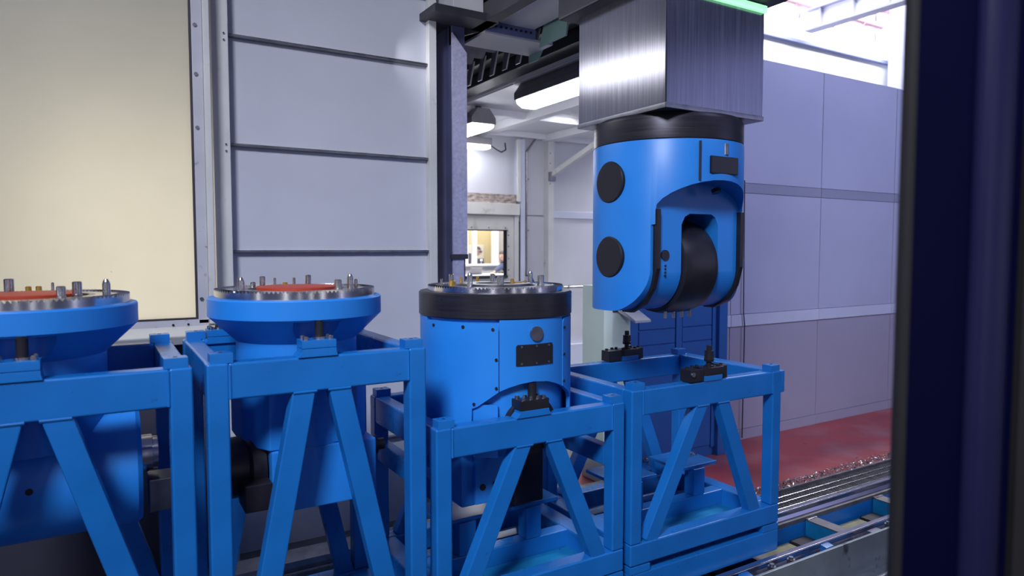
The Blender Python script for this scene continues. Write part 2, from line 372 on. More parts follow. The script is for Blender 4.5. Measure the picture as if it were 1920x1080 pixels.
MB().cyl((4.30, 6.70, 1.17), (4.365, 6.66, .98), .011, 10).build('rod', BLACK, t)
MB().cyl((4.30, 6.70, 1.16), (4.30, 6.78, 1.17), .014, 10).build('pivot', STEEL2, t)

ce = struct('ceiling', MB().box(2.97, 5.6, 3.75, 6.90, 2.86, 2.90), CEIL)
for i, (x0, x1) in enumerate(((2.98, 3.72), (3.74, 4.58), (4.60, 5.55))):
    for y0, y1 in ((3.8, 4.9), (4.92, 5.85), (5.87, 6.85)): MB().box(x0, x1, y0, y1, 2.845, 2.86, .003).build('panel', CEIL, ce)
for x in (3.73, 4.62): MB().box(x-.05, x+.05, 3.8, 6.88, 2.76, 2.845, .004).build('ceiling_beam', CEIL, ce)
for y in (5.86, 6.82): MB().box(2.98, 5.5, y-.03, y+.03, 2.78, 2.845, .004).build('ceiling_beam', CEIL, ce)
t = thing('diagonal_brace', (4.64, 6.3, 2.3), 'white diagonal brace from the far wall post up to the ceiling', 'brace')
MB().bar((4.64, 6.78, 2.36), (4.80, 5.75, 2.78), .06, .05, .004, (1, 0, 0)).build('bar', WHITEP, t)
MB().box(4.60, 4.68, 6.74, 6.79, 2.29, 2.40, .003).build('foot_plate', STEEL2, t)

def lamp(x, y0, y1, z, lab, w=.12):
    t = thing('fluorescent_lamp', (x, (y0+y1)/2, z), lab, 'lamp', 'fluorescent lamps in the back room')
    MB().prism([(x-w-.012, z-.028), (x-w-.012, z+.03), (x-w*.55, z+.12), (x+w*.55, z+.12), (x+w+.012, z+.03), (x+w+.012, z-.028)], y0, y1, 'XZ', .008).build('housing', LAMPH, t)
    MB().prism([(x-w, z-.02), (x-w*.92, z-.055), (x-w*.5, z-.085), (x+w*.5, z-.085), (x+w*.92, z-.055), (x+w, z-.02)], y0+.012, y1-.012, 'XZ', .006).build('diffuser', LAMP, t)
    for y in (y0+.15*(y1-y0), y1-.15*(y1-y0)):
        MB().prism([(x-.03, 2.87), (x+.03, 2.87), (x+.018, z+.11), (x-.018, z+.11)], y-.012, y+.012, 'XZ').build('hanger', DKSTL, t)
    return t
lamp(3.08, 3.78, 4.86, 2.73, 'long lit lamp tight to the left side of the steel ram')
lamp(3.13, 5.70, 6.45, 2.69, 'lit lamp half hidden behind the column, above the cabin window')
t = thing('bulkhead_lamp', (3.55, 6.70, 2.60), 'small lit lamp on the cabin wall, lowest of the three, right of the column', 'lamp', 'fluorescent lamps in the back room')
MB().box(3.35, 3.72, 6.58, 6.90, 2.62, 2.70, .01).build('housing', LAMPH, t)
MB().box(3.36, 3.71, 6.60, 6.74, 2.585, 2.622, .01).build('diffuser', LAMP, t)
MB().tube([(3.72, 6.70, 2.66), (3.85, 6.72, 2.60), (3.95, 6.78, 2.585), (4.02, 6.80, 2.62), (4.02, 6.82, 2.70)], .008, 8).build('cable', DARKG, t)

# control cabin behind the window
struct('wall_office', MB().box(5.0, 11.5, 16.4, 16.5, 0, 3.4), YELW)
struct('wall_office_side', MB().box(8.15, 11.5, 14.20, 14.26, 0, 3.4), OFFG)
struct('ceiling_office', MB().box(4.0, 12, 8.2, 16.5, 3.4, 3.45), OFFW)
mu = struct('window_2', MB().box(6.2, 8.15, 14.15, 14.25, .0, 1.10), OFFW)
for x0, x1 in ((7.22, 7.33), (7.475, 7.56), (8.015, 8.15)): MB().box(x0, x1, 14.12, 14.25, 1.10, 2.9, .005).build('mullion', OFFW, mu)
MB().box(6.2, 8.2, 14.05, 14.25, 1.085, 1.13, .005).build('window_sill', OFFW, mu)
MB().box(7.33, 7.475, 14.20, 14.204, 1.13, 2.9).build('pane', GLASS, mu)
MB().box(7.56, 8.015, 14.20, 14.204, 1.13, 2.9).build('pane', GLASS, mu)
t = thing('poster', (7.98, 16.37, 1.35), 'pale poster with faint red print on the yellow office wall', 'poster')
MB().box(8.38, 8.97, 16.375, 16.398, 1.11, 1.60, .002).build('sheet', PAPER, t)
t = thing('office_desk', (7.0, 12.7, 0), 'white worktop carrying the laptop, seen through the cabin window', 'desk')
MB().box(6.2, 8.2, 12.3, 13.0, .91, .945, .004).build('desk_top', OFFW, t)
MB().box(6.2, 8.2, 12.95, 12.99, .3, .91).build('back_panel', OFFW, t)
for x in (6.25, 8.1):
    for y in (12.35, 12.9): MB().box(x, x+.05, y, y+.05, 0, .91).build('leg', OFFW, t)
t = thing('laptop', (6.72, 12.6, .945), 'grey laptop open on the white worktop in the cabin', 'laptop')
MB().box(6.58, 6.88, 12.62, 12.84, .945, .962, .003).build('keyboard_base', LAMPH, t)
MB().prism([(12.62, .955), (12.57, 1.09), (12.58, 1.094), (12.635, .962)], 6.575, 6.86, 'YZ', .003).build('screen', LAMPH, t)
t = thing('rear_desk', (7.9, 14.75, 0), 'white desk behind the inner office window', 'desk')
MB().box(7.3, 8.9, 14.35, 14.85, 1.04, 1.075, .004).build('desk_top', OFFW, t)
for x in (7.35, 8.8):
    for y in (14.4, 14.78): MB().box(x, x+.05, y, y+.05, 0, 1.04).build('leg', OFFW, t)
t = thing('monitor', (7.87, 14.6, 1.075), 'dark computer monitor in front of the man at the rear desk', 'monitor')
MB().box(7.78, 7.99, 14.58, 14.61, 1.10, 1.25, .004).build('screen', SCREEN, t)
MB().box(7.86, 7.90, 14.60, 14.63, 1.075, 1.13).build('stand', SCREEN, t)
t = thing('desk_lamp', (7.66, 14.1, 1.13), 'small white lamp with a grey stem on the inner window sill', 'lamp')
MB().lathe([(0, 0), (.028, .008), (.036, .03), (.024, .05), (0, .056)], (7.665, 14.10, 1.19), 16).build('shade', OFFW, t)
MB().cyl((7.655, 14.10, 1.13), (7.665, 14.10, 1.20), .012, 10).build('stem', LILAC, t)

# people in the cabin
def person(loc, label, joints, edges, head_c, face_dir, cloth, glasses=False, hands=()):
    """joints: name -> (xyz, radius)"""
    t = thing('person', loc, label, 'person', None)
    names = list(joints)
    def skin(nms, eds, rad, nm, m, vox):
        vs = [joints[n][0] for n in nms]; ix = {n: i for i, n in enumerate(nms)}
        me = bpy.data.meshes.new(nm); me.from_pydata(vs, [(ix[a], ix[b]) for a, b in eds if a in ix and b in ix], [])
        o = bpy.data.objects.new(nm, me); COL.objects.link(o)
        def md(o):
            o.modifiers.new('s', 'SKIN')
            for i, n in enumerate(nms):
                r = joints[n][1]+rad; o.data.skin_vertices[0].data[i].radius = (r, r)
            o.data.skin_vertices[0].data[0].use_root = True
            q = o.modifiers.new('u', 'SUBSURF'); q.levels = 2
        bake(o, md)
        return o
    body = skin(names, edges, 0, 'body', SKIN, .01)
    hb = bmesh.new(); bmesh.ops.create_uvsphere(hb, u_segments=24, v_segments=18, radius=1)
    f = Vector(face_dir).normalized(); zax = Vector((0, 0, 1)); rt = f.cross(zax).normalized(); up = rt.cross(f)
    H = Vector(head_c); M = Matrix((rt, f, up)).transposed().to_4x4(); M.translation = H
    for v in hb.verts:
        x, y, z = v.co
        jaw = 1-.28*max(0, -z)**1.2
        v.co = (x*.074*jaw, y*.094*(1-.12*max(0, -z)), z*.112)
        if y > .5 and abs(z+.05) < .22 and abs(x) < .22: v.co.y += .016*(1-abs(x)/.22)
    bmesh.ops.transform(hb, matrix=M, verts=hb.verts)
    nb = bmesh.new(); nb.from_mesh(body.data)
    hm = bpy.data.meshes.new('h'); hb.to_mesh(hm); hb.free(); nb.from_mesh(hm)
    def add(dx, dy, dz, sx, sy, sz):
        b2 = bmesh.new(); bmesh.ops.create_uvsphere(b2, u_segments=12, v_segments=8, radius=1)
        bmesh.ops.transform(b2, matrix=M @ Matrix.Translation((dx, dy, dz)) @ Matrix.Diagonal((sx, sy, sz, 1)), verts=b2.verts)
        q = bpy.data.meshes.new('e'); b2.to_mesh(q); b2.free(); nb.from_mesh(q)
    for s in (-1, 1): add(s*.074, -.005, 0, .010, .020, .030)
    add(0, .098, -.022, .013, .018, .022); add(0, .085, -.06, .024, .012, .007)
    for hp, hd in hands:
        hp = Vector(hp); hd = Vector(hd).normalized(); side = hd.cross(Vector((0, 0, 1))).normalized()
        for k in range(4):
            p0 = hp+side*(.028-.019*k); L = (.068, .078, .074, .058)[k]
            p1 = p0+hd*L*.55+Vector((0, 0, -.006)); p2 = p0+hd*L+Vector((0, 0, -.022))
            for a, c in ((p0-hd*.03, p1), (p1, p2)):
                b2 = MB(); b2.cyl(a, c, .0095, 8); q = bpy.data.meshes.new('e'); b2.bm.to_mesh(q); b2.bm.free(); nb.from_mesh(q)
        b2 = MB(); b2.cyl(hp-hd*.04+side*.03, hp+hd*.015+side*.062, .011, 8); q = bpy.data.meshes.new('e'); b2.bm.to_mesh(q); b2.bm.free(); nb.from_mesh(q)
    nb.to_mesh(body.data); nb.free()
    def rm(o):
        m = o.modifiers.new('r', 'REMESH'); m.mode = 'VOXEL'; m.voxel_size = .0085; m.use_smooth_shade = True
    bake(body, rm); body.data.materials.clear(); body.data.materials.append(SKIN)
    body.data.polygons.foreach_set('use_smooth', [True]*len(body.data.polygons))
    def adopt(o):
        o.parent = t; o.location = -WP[t.name]; WP[o.name] = Vector((0, 0, 0)); return o
    adopt(body)
    up_n = [n for n in names if n not in ('head', 'neck2', 'handL', 'handR', 'kneeL', 'kneeR', 'footL', 'footR', 'toeL', 'toeR')]
    j = skin(up_n, edges, .016, 'jacket', cloth, .01); j.data.materials.clear(); j.data.materials.append(cloth); adopt(j)
    lo_n = [n for n in names if n in ('hips', 'hipL', 'hipR', 'kneeL', 'kneeR', 'footL', 'footR')]
    j = skin(lo_n, edges, .018, 'trousers', TROUS, .01); j.data.materials.clear(); j.data.materials.append(TROUS); adopt(j)
    for o in list(t.children): o.data.polygons.foreach_set('use_smooth', [True]*len(o.data.polygons))
    b2 = bmesh.new(); bmesh.ops.create_uvsphere(b2, u_segments=20, v_segments=14, radius=1)
    bmesh.ops.delete(b2, geom=[v for v in b2.verts if v.co.z < .28 and v.co.y > -.35 or v.co.z < -.35], context='VERTS')
    for v in b2.verts: v.co = (v.co.x*.081, v.co.y*.100-.004, v.co.z*.120+.003)
    bmesh.ops.transform(b2, matrix=M, verts=b2.verts)
    m2 = MB(); q = bpy.data.meshes.new('e'); b2.to_mesh(q); b2.free(); m2.bm.from_mesh(q); m2.build('hair', HAIR, t)
    for s in (-1, 1):
        m2 = MB(); c = M @ Vector((s*.030, .083, .012)); m2.cyl(c-f*.004, c+f*.004, .007, 8); m2.build('eye', SCREEN, t)
    if glasses:
        m2 = MB()
        for s in (-1, 1):
            c = M @ Vector((s*.034, .099, .010)); m2.cyl(c-f*.002, c+f*.002, .024, 12)
            m2.cyl(M @ Vector((s*.058, .097, .014)), M @ Vector((s*.080, 0, .012)), .003, 6)
        m2.cyl(M @ Vector((-.012, .10, .012)), M @ Vector((.012, .10, .012)), .003, 6); m2.build('glasses', SCREEN, t)
    return t
ED = [('hips', 'belly'), ('belly', 'chest'), ('chest', 'neck'), ('neck', 'neck2'), ('neck2', 'head'),
      ('chest', 'shL'), ('shL', 'elL'), ('elL', 'wrL'), ('wrL', 'handL'), ('chest', 'shR'), ('shR', 'elR'), ('elR', 'wrR'), ('wrR', 'handR'),
      ('hips', 'hipL'), ('hipL', 'kneeL'), ('kneeL', 'footL'), ('footL', 'toeL'), ('hips', 'hipR'), ('hipR', 'kneeR'), ('kneeR', 'footR'), ('footR', 'toeR')]
person((7.75, 15.1, 0), 'person in a dark jacket and glasses bending over the rear desk behind the inner window',
    {'hips': ((7.58, 15.26, 1.0), .14), 'belly': ((7.70, 15.2, 1.20), .15), 'chest': ((7.86, 15.12, 1.25), .135), 'neck': ((7.94, 15.02, 1.30), .06), 'neck2': ((7.97, 14.98, 1.34), .052), 'head': ((7.99, 14.95, 1.40), .05),
     'shL': ((7.74, 15.04, 1.30), .08), 'elL': ((7.78, 14.90, 1.12), .048), 'wrL': ((7.94, 14.78, 1.105), .03), 'handL': ((7.98, 14.75, 1.10), .028),
     'shR': ((8.03, 15.14, 1.22), .07), 'elR': ((8.10, 14.98, 1.10), .048), 'wrR': ((8.15, 14.80, 1.105), .03), 'handR': ((8.16, 14.75, 1.10), .028),
     'hipL': ((7.55, 15.2, .86), .09), 'kneeL': ((7.56, 15.16, .48), .06), 'footL': ((7.54, 15.2, .07), .045), 'toeL': ((7.58, 15.06, .035), .035),
     'hipR': ((7.72, 15.3, .86), .09), 'kneeR': ((7.74, 15.26, .48), .06), 'footR': ((7.72, 15.3, .07), .045), 'toeR': ((7.76, 15.16, .035), .035)},
    ED, (8.00, 14.92, 1.425), (.45, -.85, -.18), JACKET, True, (((7.98, 14.72, 1.095), (.7, -.7, 0)), ((8.17, 14.71, 1.095), (.5, -.8, 0))))
person((7.75, 13.15, 0), 'person in a navy sweater leaning over the worktop, right edge of cabin window',
    {'hips': ((8.04, 13.42, .92), .13), 'belly': ((7.98, 13.38, 1.03), .12), 'chest': ((7.84, 13.26, 1.14), .125), 'neck': ((7.68, 13.16, 1.19), .055), 'neck2': ((7.66, 13.12, 1.23), .05), 'head': ((7.64, 13.1, 1.29), .05),
     'shL': ((7.70, 13.08, 1.14), .065), 'elL': ((7.50, 12.98, 1.065), .047), 'wrL': ((7.31, 12.86, .985), .032), 'handL': ((7.27, 12.83, .974), .028),
     'shR': ((7.94, 13.14, 1.12), .065), 'elR': ((7.88, 12.98, 1.0), .045), 'wrR': ((7.76, 12.86, .977), .03), 'handR': ((7.72, 12.83, .972), .028),
     'hipL': ((7.98, 13.36, .86), .09), 'kneeL': ((7.98, 13.38, .47), .06), 'footL': ((8.00, 13.42, .07), .045), 'toeL': ((7.89, 13.33, .035), .035),
     'hipR': ((8.12, 13.46, .86), .09), 'kneeR': ((8.12, 13.46, .47), .06), 'footR': ((8.14, 13.5, .07), .045), 'toeR': ((8.03, 13.41, .035), .035)},
    ED, (7.625, 13.06, 1.325), (-.75, -.5, -.12), NAVYC, False, (((7.24, 12.81, .968), (-.85, -.5, 0)), ((7.69, 12.81, .968), (-.8, -.5, 0))))

# ------------------------------------------------------------------ right wall and hall beyond
wr = struct('wall_right', MB().box(3.02, 13.8, 3.57, 3.64, 0, 2.94), PANEL2)
xs = [3.02, 4.08, 5.15, 6.22, 7.3, 8.4, 9.5, 10.6, 11.7, 12.75, 13.8]
for a, b in zip(xs, xs[1:]):
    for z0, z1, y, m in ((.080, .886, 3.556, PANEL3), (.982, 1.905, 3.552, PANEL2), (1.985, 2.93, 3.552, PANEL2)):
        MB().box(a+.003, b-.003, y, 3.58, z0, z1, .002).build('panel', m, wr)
    MB().box(a+.002, b-.002, 3.544, 3.58, .889, .979, .002).build('light_strip', STRIP, wr)
    MB().box(a+.002, b-.002, 3.550, 3.58, 1.908, 1.982, .002).build('grey_strip', GREYB, wr)
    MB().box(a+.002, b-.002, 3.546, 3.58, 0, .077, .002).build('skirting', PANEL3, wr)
MB().tube([(4.19, 3.535, 2.0), (4.20, 3.53, 1.0), (4.215, 3.53, .9), (4.21, 3.53, 0.02)], .0045, 6).build('cable', DARKG, wr)

hw = struct('wall_hall', MB().box(5.5, 19, 8.0, 8.3, 2.5, 5.16).box(5.5, 19, 7.97, 8.3, 5.21, 5.36), HALLW)
MB().box(5.5, 19, 7.93, 8.1, 5.155, 5.215, .005).build('blue_line', HALLL, hw)
w3 = struct('window_3', MB().box(5.5, 19, 8.05, 8.12, 5.36, 5.40), LILAC)
xm = [5.6, 6.6, 7.6, 8.6, 9.55, 9.85, 10.9, 11.9, 13.25, 14.3, 15.4, 16.4, 17.5, 18.6]
for a, b in zip(xm, xm[1:]):
    MB().box(a+.03, b-.03, 8.12, 8.14, 5.40, 7.6).build('pane', SKYPANE, w3)
    MB().box(b-.03, b+.03, 8.04, 8.16, 5.40, 7.6).build('mullion', LILAC if b in (9.85, 13.25) else HALLW, w3)
for i, (x0, x1, z) in enumerate(((7.6, 13.2, 5.82), (9.1, 15.5, 6.15))):
    t = thing('conduit', (x0, 7.9, z), ('pink conduit crossing the bright hall windows, the lower of two', 'pink conduit at the top right of the bright hall windows, the upper of two')[i], 'pipe')
    MB().cyl((x0, 7.9, z), (x1, 7.9, z), .06, 14).build('pipe', PINK, t)
    for k in range(4):
        xk = x0+(x1-x0)*(.35+.18*k); MB().cyl((xk, 7.9, z), (xk+.14, 7.9, z), .078, 14).build('coupling', PINK, t)
        MB().box(xk+.05, xk+.09, 7.9, 8.05, z-.02, z+.02).build('bracket', LILAC, t)
t = thing('crane_girder', (10.8, 6.8, 5.3), 'pale lilac crane girder crossing the bright hall windows', 'beam')
MB().box(10.70, 10.92, 5.9, 7.8, 5.30, 5.34).build('lower_flange', LILAC, t)
MB().box(10.79, 10.83, 5.9, 7.8, 5.34, 5.64).build('web', HALLW, t)
MB().box(10.70, 10.92, 5.9, 7.8, 5.64, 5.68).build('upper_flange', LILAC, t)
for y in (6.3, 6.9, 7.5): MB().box(10.72, 10.79, y, y+.03, 5.34, 5.64).build('stiffener', LILAC, t)
t = thing('hall_column', (13.7, 7.7, 0), 'pale lilac steel column at the right end of the hall windows', 'column')
MB().box(13.30, 13.36, 7.4, 7.8, 0, 7.4).build('flange', LILAC, t); MB().box(13.36, 13.9, 7.58, 7.62, 0, 7.4).build('web', HALLW, t); MB().box(13.9, 13.96, 7.4, 7.8, 0, 7.4).build('flange', LILAC, t)

# ------------------------------------------------------------------ blue cabinet and pale green machine leg
cb = thing('electrical_cabinet', (3.36, 3.4, 0), 'tall blue steel cabinet with double doors, behind the hanging head', 'cabinet')
MB().box(2.93, 3.78, 3.395, 3.535, .0, 1.95, .004).build('cabinet_body', CABB, cb)
MB().box(2.885, 2.935, 3.375, 3.535, 0, 1.95, .004).build('side_post', DARKG, cb)
MB().box(3.745, 3.83, 3.355, 3.535, 0, 1.95, .006).build('side_post', CABB, cb)
for x0, x1 in ((3.02, 3.345), (3.415, 3.70)):
    for z0, z1 in ((.08, .832), (.842, .935), (.945, 1.9)):
        MB().box(x0, x1, 3.386, 3.40, z0, z1, .003).build('door_panel', CABB, cb)
for x0, x1 in ((2.94, 3.01), (3.352, 3.408), (3.705, 3.745)): MB().box(x0, x1, 3.382, 3.40, .06, 1.92, .003).build('door_stile', CABB, cb)
MB().box(2.9, 2.925, 3.36, 3.38, .95, 1.5, .004).build('handle_bar', BLACK, cb)

pg = thing('machine_pedestal', (2.76, 3.42, 0), 'pale green machine pedestal with a sloped cover, left of the blue cabinet', 'machine part')
MB().prism([(2.656, 3.30), (2.70, 3.27), (2.845, 3.27), (2.862, 3.32), (2.862, 3.52), (2.656, 3.52)], 0, 1.25, 'XY', .004).build('leg_body', PALEG, pg)
MB().prism([(3.262, 1.125), (3.10, 1.05), (3.10, 1.035), (3.27, 1.095), (3.27, 1.125)], 2.735, 2.86, 'YZ', .002).build('sloped_cover', WHITEP, pg)
MB().box(2.70, 2.86, 3.262, 3.28, 1.09, 1.10, .001).build('seam_strip', DARKG, pg)
for x in (2.715, 2.755, 2.845): MB().cyl((x, 3.27, 1.105), (x, 3.262, 1.105), .006, 8).build('bolt', BLACK, pg)
MB().prism([(2.66, .07), (2.70, .04), (2.81, .04), (2.81, .25), (2.76, .33), (2.66, .24)], 3.13, 3.27, 'XZ', .004).build('foot_box', PALEG, pg)

# ------------------------------------------------------------------ rails, ties, grating, front beam
def rail(x0, x1, y, z1, lab):
    t = thing('track_rail', ((x0+x1)/2, y, z1-.1), lab, 'rail')
    MB().prism([(y-.017, z1-.004), (y-.013, z1), (y+.013, z1), (y+.017, z1-.004), (y+.017, z1-.018), (y+.010, z1-.028), (y+.02, z1-.046), (y-.02, z1-.046), (y-.010, z1-.028), (y-.017, z1-.018)], x0, x1, 'YZ', .0015).build('rail_head', RAILM, t)
    MB().box(x0, x1, y-.045, y+.045, z1-.070, z1-.046, .002).build('rail_foot', DULLR, t)
    MB().box(x0, x1, y-.045, y-.012, z1-.25, z1-.070, .003).build('support_web', BLUE, t)
    MB().box(x0, x1, y-.06, y+.06, z1-.29, z1-.25, .003).build('support_flange', BLUE, t)
    return t
rail(-2.5, 9, 1.962, .089, 'front polished track rail that the head stands sit on')
rail(-2.5, 9, 2.300, .089, 'second polished track rail, between the cross ties and the wire grating')
t = thing('way_cover', (.3, 3.05, 0), 'long ribbed steel way cover running behind the head stands', 'machine part')
MB().prism([(2.99, .030), (2.99, .082), (3.0, .105), (3.10, .12), (3.10, .0), (2.99, .0)], -2.5, 3.02, 'YZ', .002).build('top_cover', STEEL2, t)
MB().box(-2.5, 3.02, 2.975, 2.995, .058, .068, .002).build('bright_rib', RAILM, t)
MB().box(-2.5, 3.02, 2.965, 2.995, .018, .030, .002).build('bright_rib', RAILM, t)
MB().box(-2.5, 3.02, 2.90, 2.99, -.12, .008, .003).build('side_sheet', TEAL, t)
MB().box(-2.5, 3.02, 2.80, 2.90, -.12, -.06, .003).build('lower_sheet', TEAL, t)

trk = thing('track_bed', (2, 2.14, -.28), 'blue track bed with cross ties between the two rails', 'track')
MB().box(-2.5, 9, 2.005, 2.035, -.12, .030, .003).build('inner_beam', BLUE, trk)
for i in range(14):
    x = .72+i*.62
    MB().box(x, x+.075, 2.035, 2.25, -.10, .025, .003).build('cross_tie', TEAL, trk)
    MB().box(x-.002, x+.077, 2.05, 2.245, .025, .031, .001).build('tie_cap', DULLR, trk)
    MB().box(x, x+.08, 2.235, 2.252, .026, .036, .002).build('weld_bead', BOLT, trk)
    MB().box(x+.20, x+.46, 2.06, 2.24, -.17, -.055, .006).build('spacer_block', WOOD, trk)
    MB().box(x+.47, x+.60, 2.06, 2.24, -.17, -.045, .008).build('spacer_block', PIT_M, trk)
MB().box(-2.5, 9, 1.90, 2.35, -.285, -.202, .0).build('base_plate', PIT_M, trk)

gb = thing('front_channel', (2, 1.83, -.28), 'grey galvanised channel in front of the track at the bottom right', 'beam')
MB().box(-2.5, 9, 1.862, 1.876, -.08, .098, .002).build('web', GALVB, gb)
MB().box(-2.5, 9, 1.74, 1.876, -.095, -.08, .002).build('lower_flange', GALVB, gb)
MB().box(-2.5, 9, 1.785, 1.80, -.08, -.066, .002).build('bright_edge', RAILM, gb)
MB().box(-2.5, 9, 1.74, 1.755, -.285, -.095, .002).build('lower_web', DULLR, gb)
MB().box(-2.5, 9, 1.876, 1.916, -.02, .046, .002).build('clamp_ledge', BLUE, gb)
for x, k in ((2.30, 'b'), (2.47, 'n'), (2.60, 'n'), (2.86, 'b'), (3.24, 's'), (3.36, 'n'), (3.9, 'b'), (4.2, 'n'), (1.9, 'n'), (1.7, 'n')):
    if k == 'n':
        q = MB().box(x-.04, x+.02, 1.879, 1.911, .046, .062, .003).build('clamp_plate', DULLR, gb)
        MB().cyl((x, 1.896, .062), (x, 1.896, .098), .019, 6).cyl((x, 1.896, .098), (x, 1.896, .108), .010, 12).build('clamp_bolt', STEEL2, q)
    elif k == 'b': MB().prism([(1.878, .046), (1.878, .100), (1.912, .106), (1.912, .046)], x-.028, x+.028, 'YZ', .003).build('clamp_block', BLUE, gb)
    else: MB().box(x-.04, x+.04, 1.878, 1.912, .046, .092, .004).build('clamp_block', BOLT, gb)

gr = thing('wire_grating', (4, 2.54, -.02), 'steel wire floor grating along the red floor at the right', 'grating')
MB().box(2.66, 9, 2.36, 2.665, -.10, -.045).build('trough', PIT_M, gr)
for y in (2.415, 2.475, 2.535, 2.595): MB().cyl((2.66, y, -.006), (9, y, -.006), .0030, 8).build('long_wire', BOLT, gr)
b = MB()
for i in range(250):
    x = 2.67+i*.0252; b.box(x-.0022, x+.0022, 2.37, 2.66, -.016, -.010)
for i in range(13): y = 2.38+i*.022; b.box(2.66, 9, y-.0016, y+.0016, -.020, -.014)
b.build('cross_wires', GRATE, gr, smooth=False, kind='stuff')
for x in (3.12, 3.62, 4.15, 4.7, 5.3):
    MB().cyl((x, 2.40, -.01), (x, 2.40, .014), .022, 6).cyl((x, 2.40, .014), (x, 2.40, .022), .013, 10).build('clamp_bolt', BLACK, gr)
struct('trim_6', MB().box(2.66, 9, 2.655, 2.675, -.1, .006, .002), DULLR)

def swarf(name, n, gen, m, lab, size=(.006, .016)):
    b = MB()
    for _ in range(n):
        p = Vector(gen()); s = random.uniform(*size)
        a = [Vector((random.uniform(-1, 1), random.uniform(-1, 1), random.uniform(-.6, 1)))*s for _ in range(4)]
        vs = [b.bm.verts.new(p+q) for q in a]
        b.bm.faces.new(vs[:3]); b.bm.faces.new((vs[1], vs[2], vs[3]))
    o = b.build(name, m, smooth=False, kind='stuff'); tag(o, lab, 'metal chips')
    return o
def line_gen(x0, x1, y, sp):
    def g():
        x = random.uniform(x0, x1); return (x, y+random.gauss(0, sp)*(.5+.8*(x-x0)/(x1-x0)), random.uniform(.002, .012))
    return g
swarf('metal_swarf', 4500, line_gen(2.7, 7.5, 2.71, .032), CHIP, 'strip of fine metal chips along the edge of the red floor', (.004, .010))
def heap(cx, cy, r, h, z=0):
    def g():
        a = random.uniform(0, 2*PI); q = r*random.random()**.6; return (cx+q*math.cos(a), cy+q*math.sin(a)*.7, z+h*max(0, 1-q/r)*random.random()+.004)
    return g
swarf('metal_swarf', 900, heap(1.62, 3.20, .16, .16), CHIP, 'heap of bright metal chips behind the third stand', (.008, .020))
swarf('metal_swarf', 300, heap(2.86, 3.16, .16, .05), CHIPD, 'chips lying at the foot of the pale green pedestal', (.006, .014))
def small_platform(x0, x1, y0, y1, z0, lab):
    t = thing('blue_platform', ((x0+x1)/2, (y0+y1)/2, 0), lab, 'machine part')
    MB().box(x0, x1, y0, y1, z0-.045, z0, .003).build('platform_plate', BLUE, t)
    for x in (x0+.03, x1-.07): MB().box(x, x+.04, y0+.04, y0+.08, 0, z0-.045, .003).build('leg', BLUE, t)
small_platform(2.88, 3.20, 3.14, 3.34, .10, 'low blue plate with chips in front of the blue cabinet')
swarf('metal_swarf', 160, heap(3.03, 3.24, .13, .04, .10), CHIPD, 'chips on the low blue plate in front of the blue cabinet', (.006, .016))

